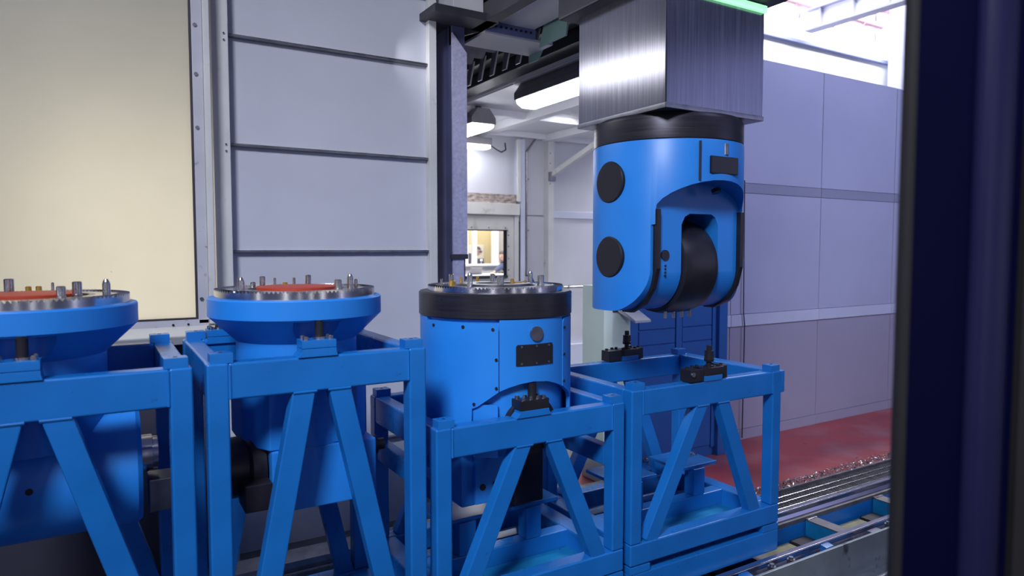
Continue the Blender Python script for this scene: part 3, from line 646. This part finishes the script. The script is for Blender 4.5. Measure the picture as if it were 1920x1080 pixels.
# ------------------------------------------------------------------ head stands
def hexbolt(x, y, z, r, h, t, m=BOLT, name='bolt'):
    MB().cyl((x, y, z), (x, y, z+h), r, 14).cyl((x, y, z+h), (x, y, z+h+.001), r*.55, 6).build(name, m, t)
def stand(x0, x1, zt, lab, braces, y0=2.0, y1=2.64, w=.058, bh=.105, mids=(), zbase=.31, back=True, plates=True, lower_side=False):
    t = thing('head_stand', ((x0+x1)/2, (y0+y1)/2, .09), lab, 'stand', 'blue steel head stands on the track')
    bv = .007
    for xa in (x0, x1-w):
        for ya in (y0, y1-w): MB().box(xa, xa+w, ya, ya+w, zbase, zt, bv, seg=3).build('post', BLUE, t)
    MB().box(x0+w-.002, x1-w+.002, y0+.002, y0+w, zt-bh, zt-.001, bv, seg=3).build('top_beam', BLUE, t)
    MB().box(x0+w-.002, x1-w+.002, y1-w, y1-.002, zt-bh, zt-.001, bv, seg=3).build('top_beam', BLUE, t)
    for xa in (x0+.002, x1-w): MB().box(xa, xa+w-.002, y0+w-.002, y1-w+.002, zt-bh, zt-.001, bv, seg=3).build('top_beam', BLUE, t)
    if lower_side:
        for xa in (x0+.006, x1-w): MB().box(xa, xa+w-.008, y0+w-.002, y1-w+.002, zt-bh-.15, zt-bh-.075, bv).build('side_rail', BLUE, t)
    for xw in (x0+w+.002, x1-w-.002): MB().cyl((xw, y0+.003, zt-bh+.004), (xw, y0+.003, zt-.008), .0045, 8).build('weld_bead', BLUE, t)
    # braces of front and back
    for (xa, xb) in braces:
        MB().bar((xa, y0+.028, zt-bh+.012), (xb, y0+.028, zbase-.01), .066, .048, .006).build('brace', BLUE, t)
        if back: MB().bar((xa, y1-.028, zt-bh+.012), (xb, y1-.028, zbase-.01), .066, .048, .006).build('brace', BLUE, t)
    for (xa, xb) in braces:
        MB().cyl((xa-.034, y0+.005, zt-bh+.001), (xa+.034, y0+.005, zt-bh+.001), .005, 8).build('weld_bead', BLUE, t)
    # corner blocks
    for xa in (x0+.010, x1-w-.012):
        for ya in (y0+.004, y1-w+.004):
            k = MB().box(xa, xa+.06, ya, ya+.05, zt-.002, zt+.027, .002).build('corner_block', BLUE, t)
            MB().cyl((xa+.03, ya+.025, zt+.026), (xa+.03, ya+.025, zt+.0278), .006, 12).build('threaded_hole', BLACK, k)
    # base
    bz = .223
    low = zbase < .3
    if low: bz = .09
    MB().box(x0, x1, y0, y0+.065, bz, zbase, bv, seg=3).build('base_beam', BLUE, t)
    MB().box(x0, x1, y1-.065, y1, bz, zbase, bv, seg=3).build('base_beam', BLUE, t)
    for xa in (x0, x1-.08): MB().box(xa, xa+.08, y0+.064, y1-.064, bz, zbase, bv, seg=3).build('base_beam', BLUE, t)
    MB().box(x0+.075, x1-.075, 2.265, 2.33, max(bz+.01, zbase-.075), zbase, bv).build('cross_beam', BLUE, t)
    MB().box(x0+.07, x1-.07, y0+.06, 2.27, bz+.008, bz+.014).build('tray', TEAL, t)
    if not low:
        for xa in (x0, x1-.105):
            for ya in (y0, y1-.10): MB().box(xa, xa+.105, ya, ya+.10, .19, bz-.003, .003).build('foot_pad', BLUE, t)
        MB().box(x0, x1, y0, y0+.07, .09, .19, bv).build('plinth_beam', BLUE, t)
        MB().box(x0, x1, y1-.07, y1, .09, .19, bv).build('plinth_beam', BLUE, t)
        for xa in (x0, x1-.08): MB().box(xa, xa+.08, y0+.068, y1-.068, .09, .19, bv).build('plinth_beam', BLUE, t)
    else:
        for xm in (x0+.40, x0+.43): hexbolt(xm, 2.30, zbase, .010, .020, t)
    for xm in mids:
        MB().box(xm-.036, xm+.036, 2.266, 2.329, zbase, .437, .003).build('support_post', BLUE, t)
        MB().box(xm-.11, xm+.13, 2.28, 2.50, .437, .452, .002).build('support_plate', BLUE, t)
    return t
def blue_bracket(t, x0, x1, y0, zt, pinx, ztop):
    MB().prism([(x0-.012, zt-.002), (x1+.004, zt-.002), (x1, zt+.012), (x1, zt+.022), (x0, zt+.022), (x0, zt+.012)], y0-.003, y0+.065, 'XZ', .001).build('bracket_base', BLUE, t)
    k = MB().box(x0, x1, y0-.003, y0+.065, zt+.023, zt+.047, .002).build('bracket_block', BLUE, t)
    for x in (x0+.014, x1-.014):
        for y in (y0+.012, y0+.052): hexbolt(x, y, zt+.047, .0085, .010, k)
    MB().cyl((pinx, y0+.03, zt+.047), (pinx, y0+.03, zt+.054), .020, 20).build('pin_washer', BOLT, t)
    MB().cyl((pinx, y0+.03, zt+.054), (pinx, y0+.03, ztop), .013, 18).cyl((pinx, y0+.03, ztop), (pinx, y0+.03, ztop+.006), .011, 6).build('locating_pin', BLACK, t)
s1 = stand(-.447, .203, 1.163, 'leftmost blue head stand, cut off by the left picture edge', ((-.205, -.430), (-.108, .155)), zbase=.205)
blue_bracket(s1, -.235, -.134, 2.0, 1.163, -.172, 1.262)
blue_bracket(s1, -.175, -.075, 2.575, 1.163, -.12, 1.262)
s2 = stand(.236, .885, 1.166, 'tall blue head stand with bolted blue bracket, second from the left', ((.501, .332), (.603, .795)), zbase=.205)
blue_bracket(s2, .493, .594, 2.0, 1.166, .552, 1.262)
blue_bracket(s2, .31, .41, 2.575, 1.150, .352, 1.21)
s3 = stand(.918, 1.717, .890, 'low blue head stand with a black bracket, third from the left', ((1.262, 1.034), (1.387, 1.602)), mids=(1.17, 1.47), lower_side=True)
MB().prism([(1.225, .888), (1.372, .888), (1.361, .905), (1.361, .912), (1.241, .912), (1.241, .905)], 1.997, 2.065, 'XZ', .001).build('bracket_base', BLUE, s3)
k3 = MB().box(1.241, 1.361, 1.997, 2.065, .912, .948, .002).build('bracket_block', BLACK, s3)
for x in (1.258, 1.29, 1.318, 1.344):
    for y in (2.010, 2.052): hexbolt(x, y, .948, .0085, .009, k3)
MB().cyl((1.305, 2.026, .948), (1.305, 2.026, 1.004), .0155, 20).build('locating_pin', BLACK, s3)
s4 = stand(1.752, 2.645, .928, 'empty blue head stand below the hanging head, rightmost of the four', ((2.148, 1.863), (2.270, 2.490)), mids=(2.02, 2.41))
MB().box(2.640, 2.667, 2.0, 2.64, .826, .927, .004).build('side_rail', BLUE, s4)
for x0, y0 in ((2.062, 2.0), (2.108, 2.582)):
    MB().box(x0, x0+.078, y0-.004, y0+.056, .929, .982, .003).build('clamp_block', BLACK, s4)
    MB().box(x0+.085, x0+.190, y0-.004, y0+.056, .926, .950, .002).build('bracket_base', BLUE, s4)
    MB().prism([(x0+.06, y0+.008), (x0+.098, y0-.006), (x0+.196, y0-.006), (x0+.205, y0+.06), (x0+.06, y0+.06)], .950, .982, 'XY', .002).build('bracket_block', BLACK, s4)
    MB().box(x0+.196, x0+.232, y0+.008, y0+.06, .929, .984, .003).build('clamp_block', BLACK, s4)
    if y0 < 2.1: MB().cyl((x0+.012, y0-.004, .963), (x0+.012, y0-.012, .963), .010, 14).build('bolt', BOLT, s4)
    for dx, dy in ((.012, .03), (.058, .045), (.085, .045), (.10, .010), (.178, .012), (.178, .045), (.215, .03)): hexbolt(x0+dx, y0+dy, .982, .008, .008, s4, BLACK)
    px, py = x0+.138, y0+.026
    MB().lathe([(0, .982), (.019, .982), (.019, .988), (.0115, .990), (.0115, 1.003), (.020, 1.005), (.022, 1.016), (.020, 1.018), (.020, 1.032), (.0195, 1.033), (.0195, 1.050), (.0115, 1.052), (.0115, 1.070), (.010, 1.072), (0, 1.072)], (px, py, 0), 24).build('locating_pin', BLACK, s4)
for k, (x, y, s) in enumerate(((2.02, 2.40, .05), (2.48, 2.42, .06))):
    swarf('metal_swarf', 60, heap(x, y, s, .015, .452), CHIPD, ('few chips on the left support plate inside the empty stand', 'few chips on the right support plate inside the empty stand')[k], (.004, .010))

# ------------------------------------------------------------------ milling heads
def toothed_ring(name, c, ro, ri, z0, z1, t, n=120):
    b = MB(); seg = n*2; rm = ro*.90; rows = []
    for k in range(seg):
        a = PI*2*k/seg; zt = z1 if k % 2 == 0 else z1-.0075
        rows.append([(r*math.cos(a)+c[0], r*math.sin(a)+c[1], z) for r, z in ((ro, z0), (ro, z1-.009), (ro, zt), (rm, zt), (rm, z1-.009), (rm-.004, z1-.004), (ri, z1-.004), (ri, z0))])
    V = [[b.bm.verts.new(p) for p in r] for r in rows]; m = len(V[0])
    for k in range(seg):
        A, B = V[k], V[(k+1) % seg]
        for i in range(m): j = (i+1) % m; b.bm.faces.new((A[i], B[i], B[j], A[j]))
    bmesh.ops.recalc_face_normals(b.bm, faces=b.bm.faces)
    return b.build(name, STEEL, t)
def pin(x, y, z, r, h, t, m=BOLT, name='dowel_pin', bullet=False):
    if bullet: pr = [(0, 0), (r, 0), (r, h*.72), (r*.8, h*.88), (r*.45, h), (0, h)]
    else: pr = [(0, 0), (r*1.15, 0), (r*1.15, h*.14), (r, h*.16), (r, h-.002), (r-.002, h), (0, h)]
    MB().lathe(pr, (x, y, z), 18).build(name, m, t)
def top_face(t, c, ro, zt, red, pins):
    toothed_ring('toothed_ring', c, ro, ro*.66, zt-.028, zt, t)
    MB().lathe([(0, zt-.016), (ro*.66, zt-.016), (ro*.66, zt-.004), (ro*.60, zt-.004), (ro*.60, zt-.012), (0, zt-.012)], (c[0], c[1], 0), 64).build('inner_plate', STEEL2, t)
    if red: MB().lathe([(0, zt-.013), (ro*.50, zt-.013), (ro*.50, zt+.002), (ro*.485, zt+.004), (0, zt+.004)], (c[0], c[1], 0), 64).build('seal_cover', REDC, t, label='orange red round seal cover')
    else: MB().lathe([(ro*.30, zt-.013), (ro*.52, zt-.013), (ro*.52, zt+.004), (ro*.30, zt+.004), (ro*.30, zt-.013)], (c[0], c[1], 0), 64).build('seal_ring', STEEL2, t)
    for (x, y, r, h, k) in pins: pin(x, y, zt-.006, r, h, t, {'b': BRASS, 'y': BRASS}.get(k, BOLT), 'brass_fitting' if k in 'by' else 'dowel_pin', k == 't')

# --- first head: cone flange and a horizontal drum below
def cone_head(c, t, notch):
    cx, cy = c
    fl = MB().lathe([(0, 1.327), (.272, 1.327), (.275, 1.323), (.275, 1.268), (.192, 1.187), (0, 1.187)], (cx, cy, 0), 128).build('cone_flange', HEADB, t)
    q = MB().cyl((notch, 2.055, 1.0), (notch, 2.055, 1.262), .070, 40).build('c', BLACK)
    q2 = MB().box(notch-.070, notch+.070, 1.9, 2.055, 1.0, 1.262).build('c', BLACK)
    cut(fl, [q, q2])
    return fl
h1 = thing('milling_head', (-.185, 2.31, .66), 'blue milling head with orange red cover and big drum below, at the far left', 'milling head', 'milling heads of the head changer')
cone_head((-.185, 2.31), h1, -.172)
MB().lathe([(0, 1.188), (.192, 1.188), (.192, .94), (0, .94)], (-.185, 2.31, 0), 96).build('neck', HEADB, h1)
top_face(h1, (-.185, 2.31), .255, 1.354, True, [(-.235, 2.48, .013, .045, 'p'), (-.094, 2.167, .011, .034, 'p'), (-.060, 2.25, .012, .042, 'p'), (.010, 2.18, .010, .050, 't'), (-.13, 2.52, .004, .03, 'p'), (-.19, 2.50, .008, .02, 'b'), (-.165, 2.51, .008, .02, 'b'), (-.29, 2.49, .008, .04, 'p')])
MB().lathe([(0, -.62), (.172, -.62), (.178, -.61), (.178, .256), (.168, .268), (0, .268)], (-.185, 2.31, .845), 96, 'X').build('drum', HEADB, h1)
MB().lathe([(0, .266), (.055, .266), (.055, .300), (.048, .302), (.048, .315), (0, .315)], (-.185, 2.31, .865), 40, 'X').build('spindle_nose', STEEL, h1)
MB().box(.10, .175, 2.24, 2.34, .70, .80, .006).build('spindle_clamp', STEEL2, h1)
MB().cyl((-.178, 2.14, .85), (-.178, 2.131, .85), .009, 16).build('plug', BLACK, h1)

# --- second head
h2 = thing('milling_head', (.555, 2.31, .66), 'blue milling head with orange red cover and cone flange, in the second stand', 'milling head', 'milling heads of the head changer')
cone_head((.555, 2.31), h2, .552)
nk = MB().lathe([(0, 1.188), (.192, 1.188), (.192, 1.0), (.185, .99), (.185, .86), (0, .86)], (.555, 2.31, 0), 96).build('neck', HEADB, h2)
MB().prism([(.425, 2.135), (.70, 2.135), (.75, 2.2), (.75, 2.45), (.363, 2.45), (.363, 2.25)], .862, 1.06, 'XY', .004).build('gear_housing', HEADB, h2)
top_face(h2, (.555, 2.31), .253, 1.354, True, [(.361, 2.192, .0105, .047, 't'), (.475, 2.46, .010, .038, 'p'), (.56, 2.50, .009, .014, 'y'), (.592, 2.50, .005, .030, 'p'), (.525, 2.50, .005, .03, 'p'), (.632, 2.46, .010, .040, 'p'), (.656, 2.18, .0115, .034, 'p'), (.715, 2.24, .010, .050, 't'), (.745, 2.27, .006, .03, 'p'), (.44, 2.44, .009, .02, 'p')])
MB().box(.428, .76, 2.128, 2.47, .665, .860, .006).build('lower_housing', HEADB, h2)
MB().lathe([(0, -.12), (.085, -.12), (.095, -.10), (.095, -.02), (.11, -.01), (.11, .03), (0, .03)], (.392, 2.27, .79), 40, 'X').build('spindle_nose', BLACK, h2)
MB().box(.345, .426, 2.11, 2.22, .69, .775, .006).build('motor_box', BLACK, h2)
MB().cyl((.745, 2.25, .80), (.80, 2.25, .80), .035, 20).cyl((.80, 2.25, .80), (.83, 2.25, .80), .02, 16).build('hose_fitting', BLACK, h2)

# --- third head: dark collar, covers with rivets, arch
C3 = (1.3175, 2.31)
h3 = thing('milling_head', (C3[0], C3[1], .5), 'blue milling head with a wide dark collar and black plate, in the third stand', 'milling head', 'milling heads of the head changer')
MB().lathe([(0, 1.322), (.292, 1.322), (.297, 1.317), (.297, 1.236), (.293, 1.232), (0, 1.232)], (*C3, 0), 128).build('collar', COLLAR, h3)
MB().lathe([(0, 1.233), (.281, 1.233), (.281, 1.008), (.262, 1.008), (.262, .80), (.20, .72), (0, .72)], (*C3, 0), 96).build('body_core', HEADB, h3)
top_face(h3, C3, .262, 1.344, False, [(1.161, 2.469, .005, .024, 'p'), (1.15, 2.36, .007, .022, 'b'), (1.175, 2.40, .011, .020, 'y'), (1.20, 2.46, .010, .042, 'p'), (1.19, 2.27, .006, .03, 'b'), (1.146+.02, 2.235, .0105, .056, 't'), (1.264, 2.50, .006, .028, 'b'), (1.34, 2.50, .006, .028, 'b'), (1.39, 2.46, .011, .040, 'p'), (1.278, 2.172+.03, .013, .040, 'p'), (1.358, 2.25, .007, .028, 'b'), (1.405, 2.285, .017, .014, 'y'), (1.43, 2.27, .005, .02, 'b'), (1.511, 2.36, .0105, .054, 't'), (1.457, 2.2, .013, .042, 'p')])
ARCH = [(-180, .74), (-136.9, .80), (-136.4, .916), (-132, .926), (-117.2, .979), (-110, .993), (-101.8, 1.004), (-91.6, 1.009), (-79.2, 1.003), (-70, .989), (-61.4, .972), (-48.2, .935), (-44, .91), (-43, .80), (0, .74), (180, .74)]
def archz(a):
    for (a0, z0), (a1, z1) in zip(ARCH, ARCH[1:]):
        if a0 <= a <= a1: return z0+(z1-z0)*(a-a0)/(a1-a0)
    return .74
def shell(name, a0, a1, r, ztop, zf, m, t, th=.012, corner=0, n=None, zb0=None):
    n = n or max(8, int(abs(a1-a0)/2)); b = MB(); rows = []
    for i in range(n+1):
        a = a0+(a1-a0)*i/n; ca, sa = math.cos(R(a)), math.sin(R(a)); zt = ztop; zb = zf(a)
        if corner:
            for e in (a0, a1):
                dd = abs(a-e)*R(1)*r
                if dd < corner: zt = min(zt, ztop-corner+math.sqrt(max(0, corner**2-(corner-dd)**2)))
        rows.append([b.bm.verts.new((C3[0]+q*ca, C3[1]+q*sa, z)) for q, z in ((r, zb), (r, zt), (r-th, zt), (r-th, zb))])
    for A, B in zip(rows, rows[1:]):
        for i in range(4): j = (i+1) % 4; b.bm.faces.new((A[i], B[i], B[j], A[j]))
    b.bm.faces.new(rows[0]); b.bm.faces.new(rows[-1][::-1])
    bmesh.ops.recalc_face_normals(b.bm, faces=b.bm.faces)
    return b.build(name, m, t)
cvp = shell('cover_panel', -179.6, -117.6, .2945, 1.222, archz, HEADB, h3, .014, .022, 90)
shell('front_panel', -117.0, -62.2, .2920, 1.232, archz, HEADB, h3, .012, 0, 60)
cvr = shell('cover_panel', -61.6, -2, .2945, 1.226, archz, HEADB, h3, .014, .022, 70)
shell('rear_panel', 0, 180, .2925, 1.232, lambda a: .74, HEADB, h3, .012, 0, 60)
shell('inner_skirt', -136, -118, .284, .93, lambda a: .74, HEADB, h3, .01, 0, 12)
for a, z in ((-169, 1.205), (-142.4, 1.207), (-121.5, 1.200), (-119.2, 1.093), (-119.2, .992), (-134.6, .934), (-59.5, 1.19), (-59.8, 1.09), (-60, .99)):
    ca, sa = math.cos(R(a)), math.sin(R(a))
    MB().cyl((C3[0]+.293*ca, C3[1]+.293*sa, z), (C3[0]+.2985*ca, C3[1]+.2985*sa, z), .0055, 12).build('rivet', BLACK, cvp if a < -100 else cvr)
for a in (-131, -98, -65, -160):
    ca, sa = math.cos(R(a)), math.sin(R(a))
    MB().cyl((C3[0]+.295*ca, C3[1]+.295*sa, 1.300), (C3[0]+.2978*ca, C3[1]+.2978*sa, 1.300), .006, 10).build('grub_screw', BLACK, h3)
npl = shell('name_plate', -105.4, -75.0, .2955, 1.143, lambda a: 1.068, BLACK, h3, .006, .008, 40)
for a in (-101.5, -90, -79):
    for z in (1.136, 1.075):
        ca, sa = math.cos(R(a)), math.sin(R(a)); MB().cyl((C3[0]+.295*ca, C3[1]+.295*sa, z), (C3[0]+.2975*ca, C3[1]+.2975*sa, z), .004, 8).build('plate_screw', STEEL2, npl)
rpl = MB().lathe([(0, 0), (.0095, 0), (.0095, .004), (.026, .004), (.026, -.006), (0, -.006)], (C3[0], C3[1]-.2935, 1.180), 32, 'Y').build('round_plug', STEEL2, h3)
MB().cyl((C3[0], C3[1]-.2985, 1.180), (C3[0], C3[1]-.292, 1.180), .007, 12).build('plug_hole', BLACK, rpl)
MB().cyl((1.315, 2.04, .845), (1.315, 2.3, .845), .105, 48).build('spindle_bore', BLACK, h3)
MB().box(1.11, 1.30, 2.20, 2.44, .525, .80, .008).build('lower_housing', HEADB, h3)
MB().box(1.155, 1.285, 2.175, 2.21, .535, .76, .006).build('cover_plate', HEADB, h3)
MB().cyl((1.215, 2.178, .745), (1.215, 2.172, .745), .042, 24).build('round_bore', BLACK, h3)
MB().cyl((1.185, 2.177, .60), (1.185, 2.171, .60), .012, 14).build('bolt', BLACK, h3)
MB().cyl((1.237, 2.177, .606), (1.237, 2.171, .606), .009, 14).build('bolt', BLACK, h3)
MB().box(1.36, 1.50, 2.24, 2.44, .47, .80, .008).build('lower_housing', BLACK, h3)

# --- ram with the head that hangs from it
ram = thing('machine_ram', (2.217, 2.31, 2.05), 'square brushed steel ram coming down from the ceiling above the empty stand', 'machine ram')
MB().box(1.929, 2.505, 2.022, 2.598, 2.052, 3.19, .006).build('ram_body', RAMM, ram)
MB().box(1.925, 2.509, 2.018, 2.602, 2.040, 2.062, .004).build('ram_edge', STEEL2, ram)
MB().box(1.95, 2.50, 2.004, 2.02, 2.500, 2.53, .003).build('light_strip', GREENL, ram, label='green light strip')
MB().box(1.86, 2.57, 1.95, 2.67, 2.545, 3.19, .01).build('slide_collar', DKSTL, ram)
C4 = (2.217, 2.31)
h4 = thing('milling_head', (C4[0], C4[1], 1.2), 'big blue forked milling head hanging from the steel ram', 'milling head', 'milling heads of the head changer')
MB().lathe([(0, 2.040), (.318, 2.040), (.330, 2.02), (.330, 1.935), (.326, 1.930), (0, 1.930)], (*C4, 0), 128).build('collar', COLLAR, h4)
body = MB().lathe([(0, 1.930), (.331, 1.930), (.333, 1.925), (.333, 1.17), (0, 1.17)], (*C4, 0), 160).build('forked_body', HEADB, h4)
prof = [(1.9, 2.2), (1.9, 1.62), (2.117, 1.58), (2.117, 1.40)]+[(2.30-.183*math.cos(a), 1.40-.187*math.sin(a)) for a in [PI/2*k/12 for k in range(1, 13)]]+[(2.46+.19*math.sin(a), 1.40-.19*math.cos(a)) for a in [PI/2*k/12 for k in range(13)]]+[(2.72, 2.2)]
q = MB().prism(prof, 1.8, 2.7, 'YZ').build('c', BLACK)
cut(body, [q], 'INTERSECT')
# front recess below an arch, then the slot for the disc
arc = [(1.955, 1.0), (1.957, 1.640)]+[(2.217+.262*math.sin(R(-90+180*k/16)), 1.640+.125*math.cos(R(-90+180*k/16))) for k in range(1, 16)]+[(2.477, 1.640), (2.60, 1.60), (2.60, 1.0)]
q1 = MB().prism(arc, 1.8, 2.118, 'XZ').build('c', BLACK)
q2 = MB().prism([(2.121, 1.0), (2.121, 1.585), (2.14, 1.618), (2.17, 1.632), (2.30, 1.632), (2.325, 1.618), (2.343, 1.585), (2.343, 1.0)], 1.8, 2.80, 'XZ').build('c', BLACK)
cut(body, [q1, q2])
MB().lathe([(0, -.108), (.18, -.108), (.205, -.095), (.213, -.06), (.213, .06), (.205, .095), (.18, .108), (0, .108)], (2.232, 2.305, 1.402), 96, 'X').build('spindle_disc', BLACK, h4)
for x0, x1 in ((1.960, 1.982), (2.462, 2.484)):
    MB().prism([(2.095, 1.645), (2.095, 1.40), (2.118, 1.315), (2.17, 1.245), (2.25, 1.205), (2.31, 1.205), (2.31, 1.225), (2.25, 1.225), (2.19, 1.26), (2.14, 1.32), (2.125, 1.40), (2.125, 1.645)], x0, x1, 'YZ', .002).build('edge_seal', BLACK, h4)
for z in (1.767, 1.446):
    MB().lathe([(0, -.3365), (.084, -.3365), (.089, -.333), (.089, -.30), (0, -.30)], (C4[0], C4[1], z), 48, 'X').build('side_cap', BLACK, h4)
MB().cyl((2.026, 2.119, 1.455), (2.026, 2.112, 1.455), .022, 20).build('bore_plug', BLACK, h4)
for k in range(4): MB().cyl((2.030, 2.119, 1.41-.014*k), (2.030, 2.115, 1.41-.014*k), .005, 8).build('small_hole', BLACK, h4)
MB().box(2.217-.075, 2.217+.085, 1.975, 1.995, 1.79, 1.862, .004).build('name_plate', BLACK, h4)
MB().cyl((2.23, 1.985, 1.87), (2.23, 1.985, 1.915), .014, 16).build('locating_pin', STEEL2, h4)
MB().box(2.095, 2.099, 1.99, 2.02, 1.76, 1.92).build('panel_seam', DARKG, h4)
MB().cyl((2.25, 2.05, 1.735), (2.25, 2.044, 1.720), .02, 16).build('lift_eye', BLACK, h4)
for dx in (-.07, -.02, .03, .08): MB().cyl((2.232+dx, 2.25, 1.215), (2.232+dx, 2.25, 1.170), .008, 10).build('nozzle', STEEL2, h4)

# ------------------------------------------------------------------ open door leaf close to the camera
def near_door():
    t = thing('machine_door', (.80, .39, 0), 'dark navy machine door edge close to the camera at the right side', 'door')
    rt = Vector((math.cos(YAW), -math.sin(YAW), 0)); fw = Vector((math.sin(YAW), math.cos(YAW), 0))
    def pr(pts, name, m, z0=.35, z1=2.6):
        q = [rt*(a+.013)+fw*b for a, b in pts]
        MB().prism([(v.x, v.y) for v in q], z0, z1, 'XY', .001).build(name, m, t)
    pr([(.419, .757), (.422, .752), (.429, .752), (.429, .766), (.419, .766)], 'rubber_seal', RUBBER)
    pr([(.429, .753), (.700, .753), (.700, .768), (.429, .768)], 'door_sheet', NAVY)
    pr([(.513+.022*math.cos(a), .752-.016*math.sin(a)) for a in [PI*k/10 for k in range(11)]], 'door_rib', RIB)
    pr([(.545, .740), (.70, .740), (.70, .752), (.545, .752)], 'edge_strip', RUBBER)
near_door()
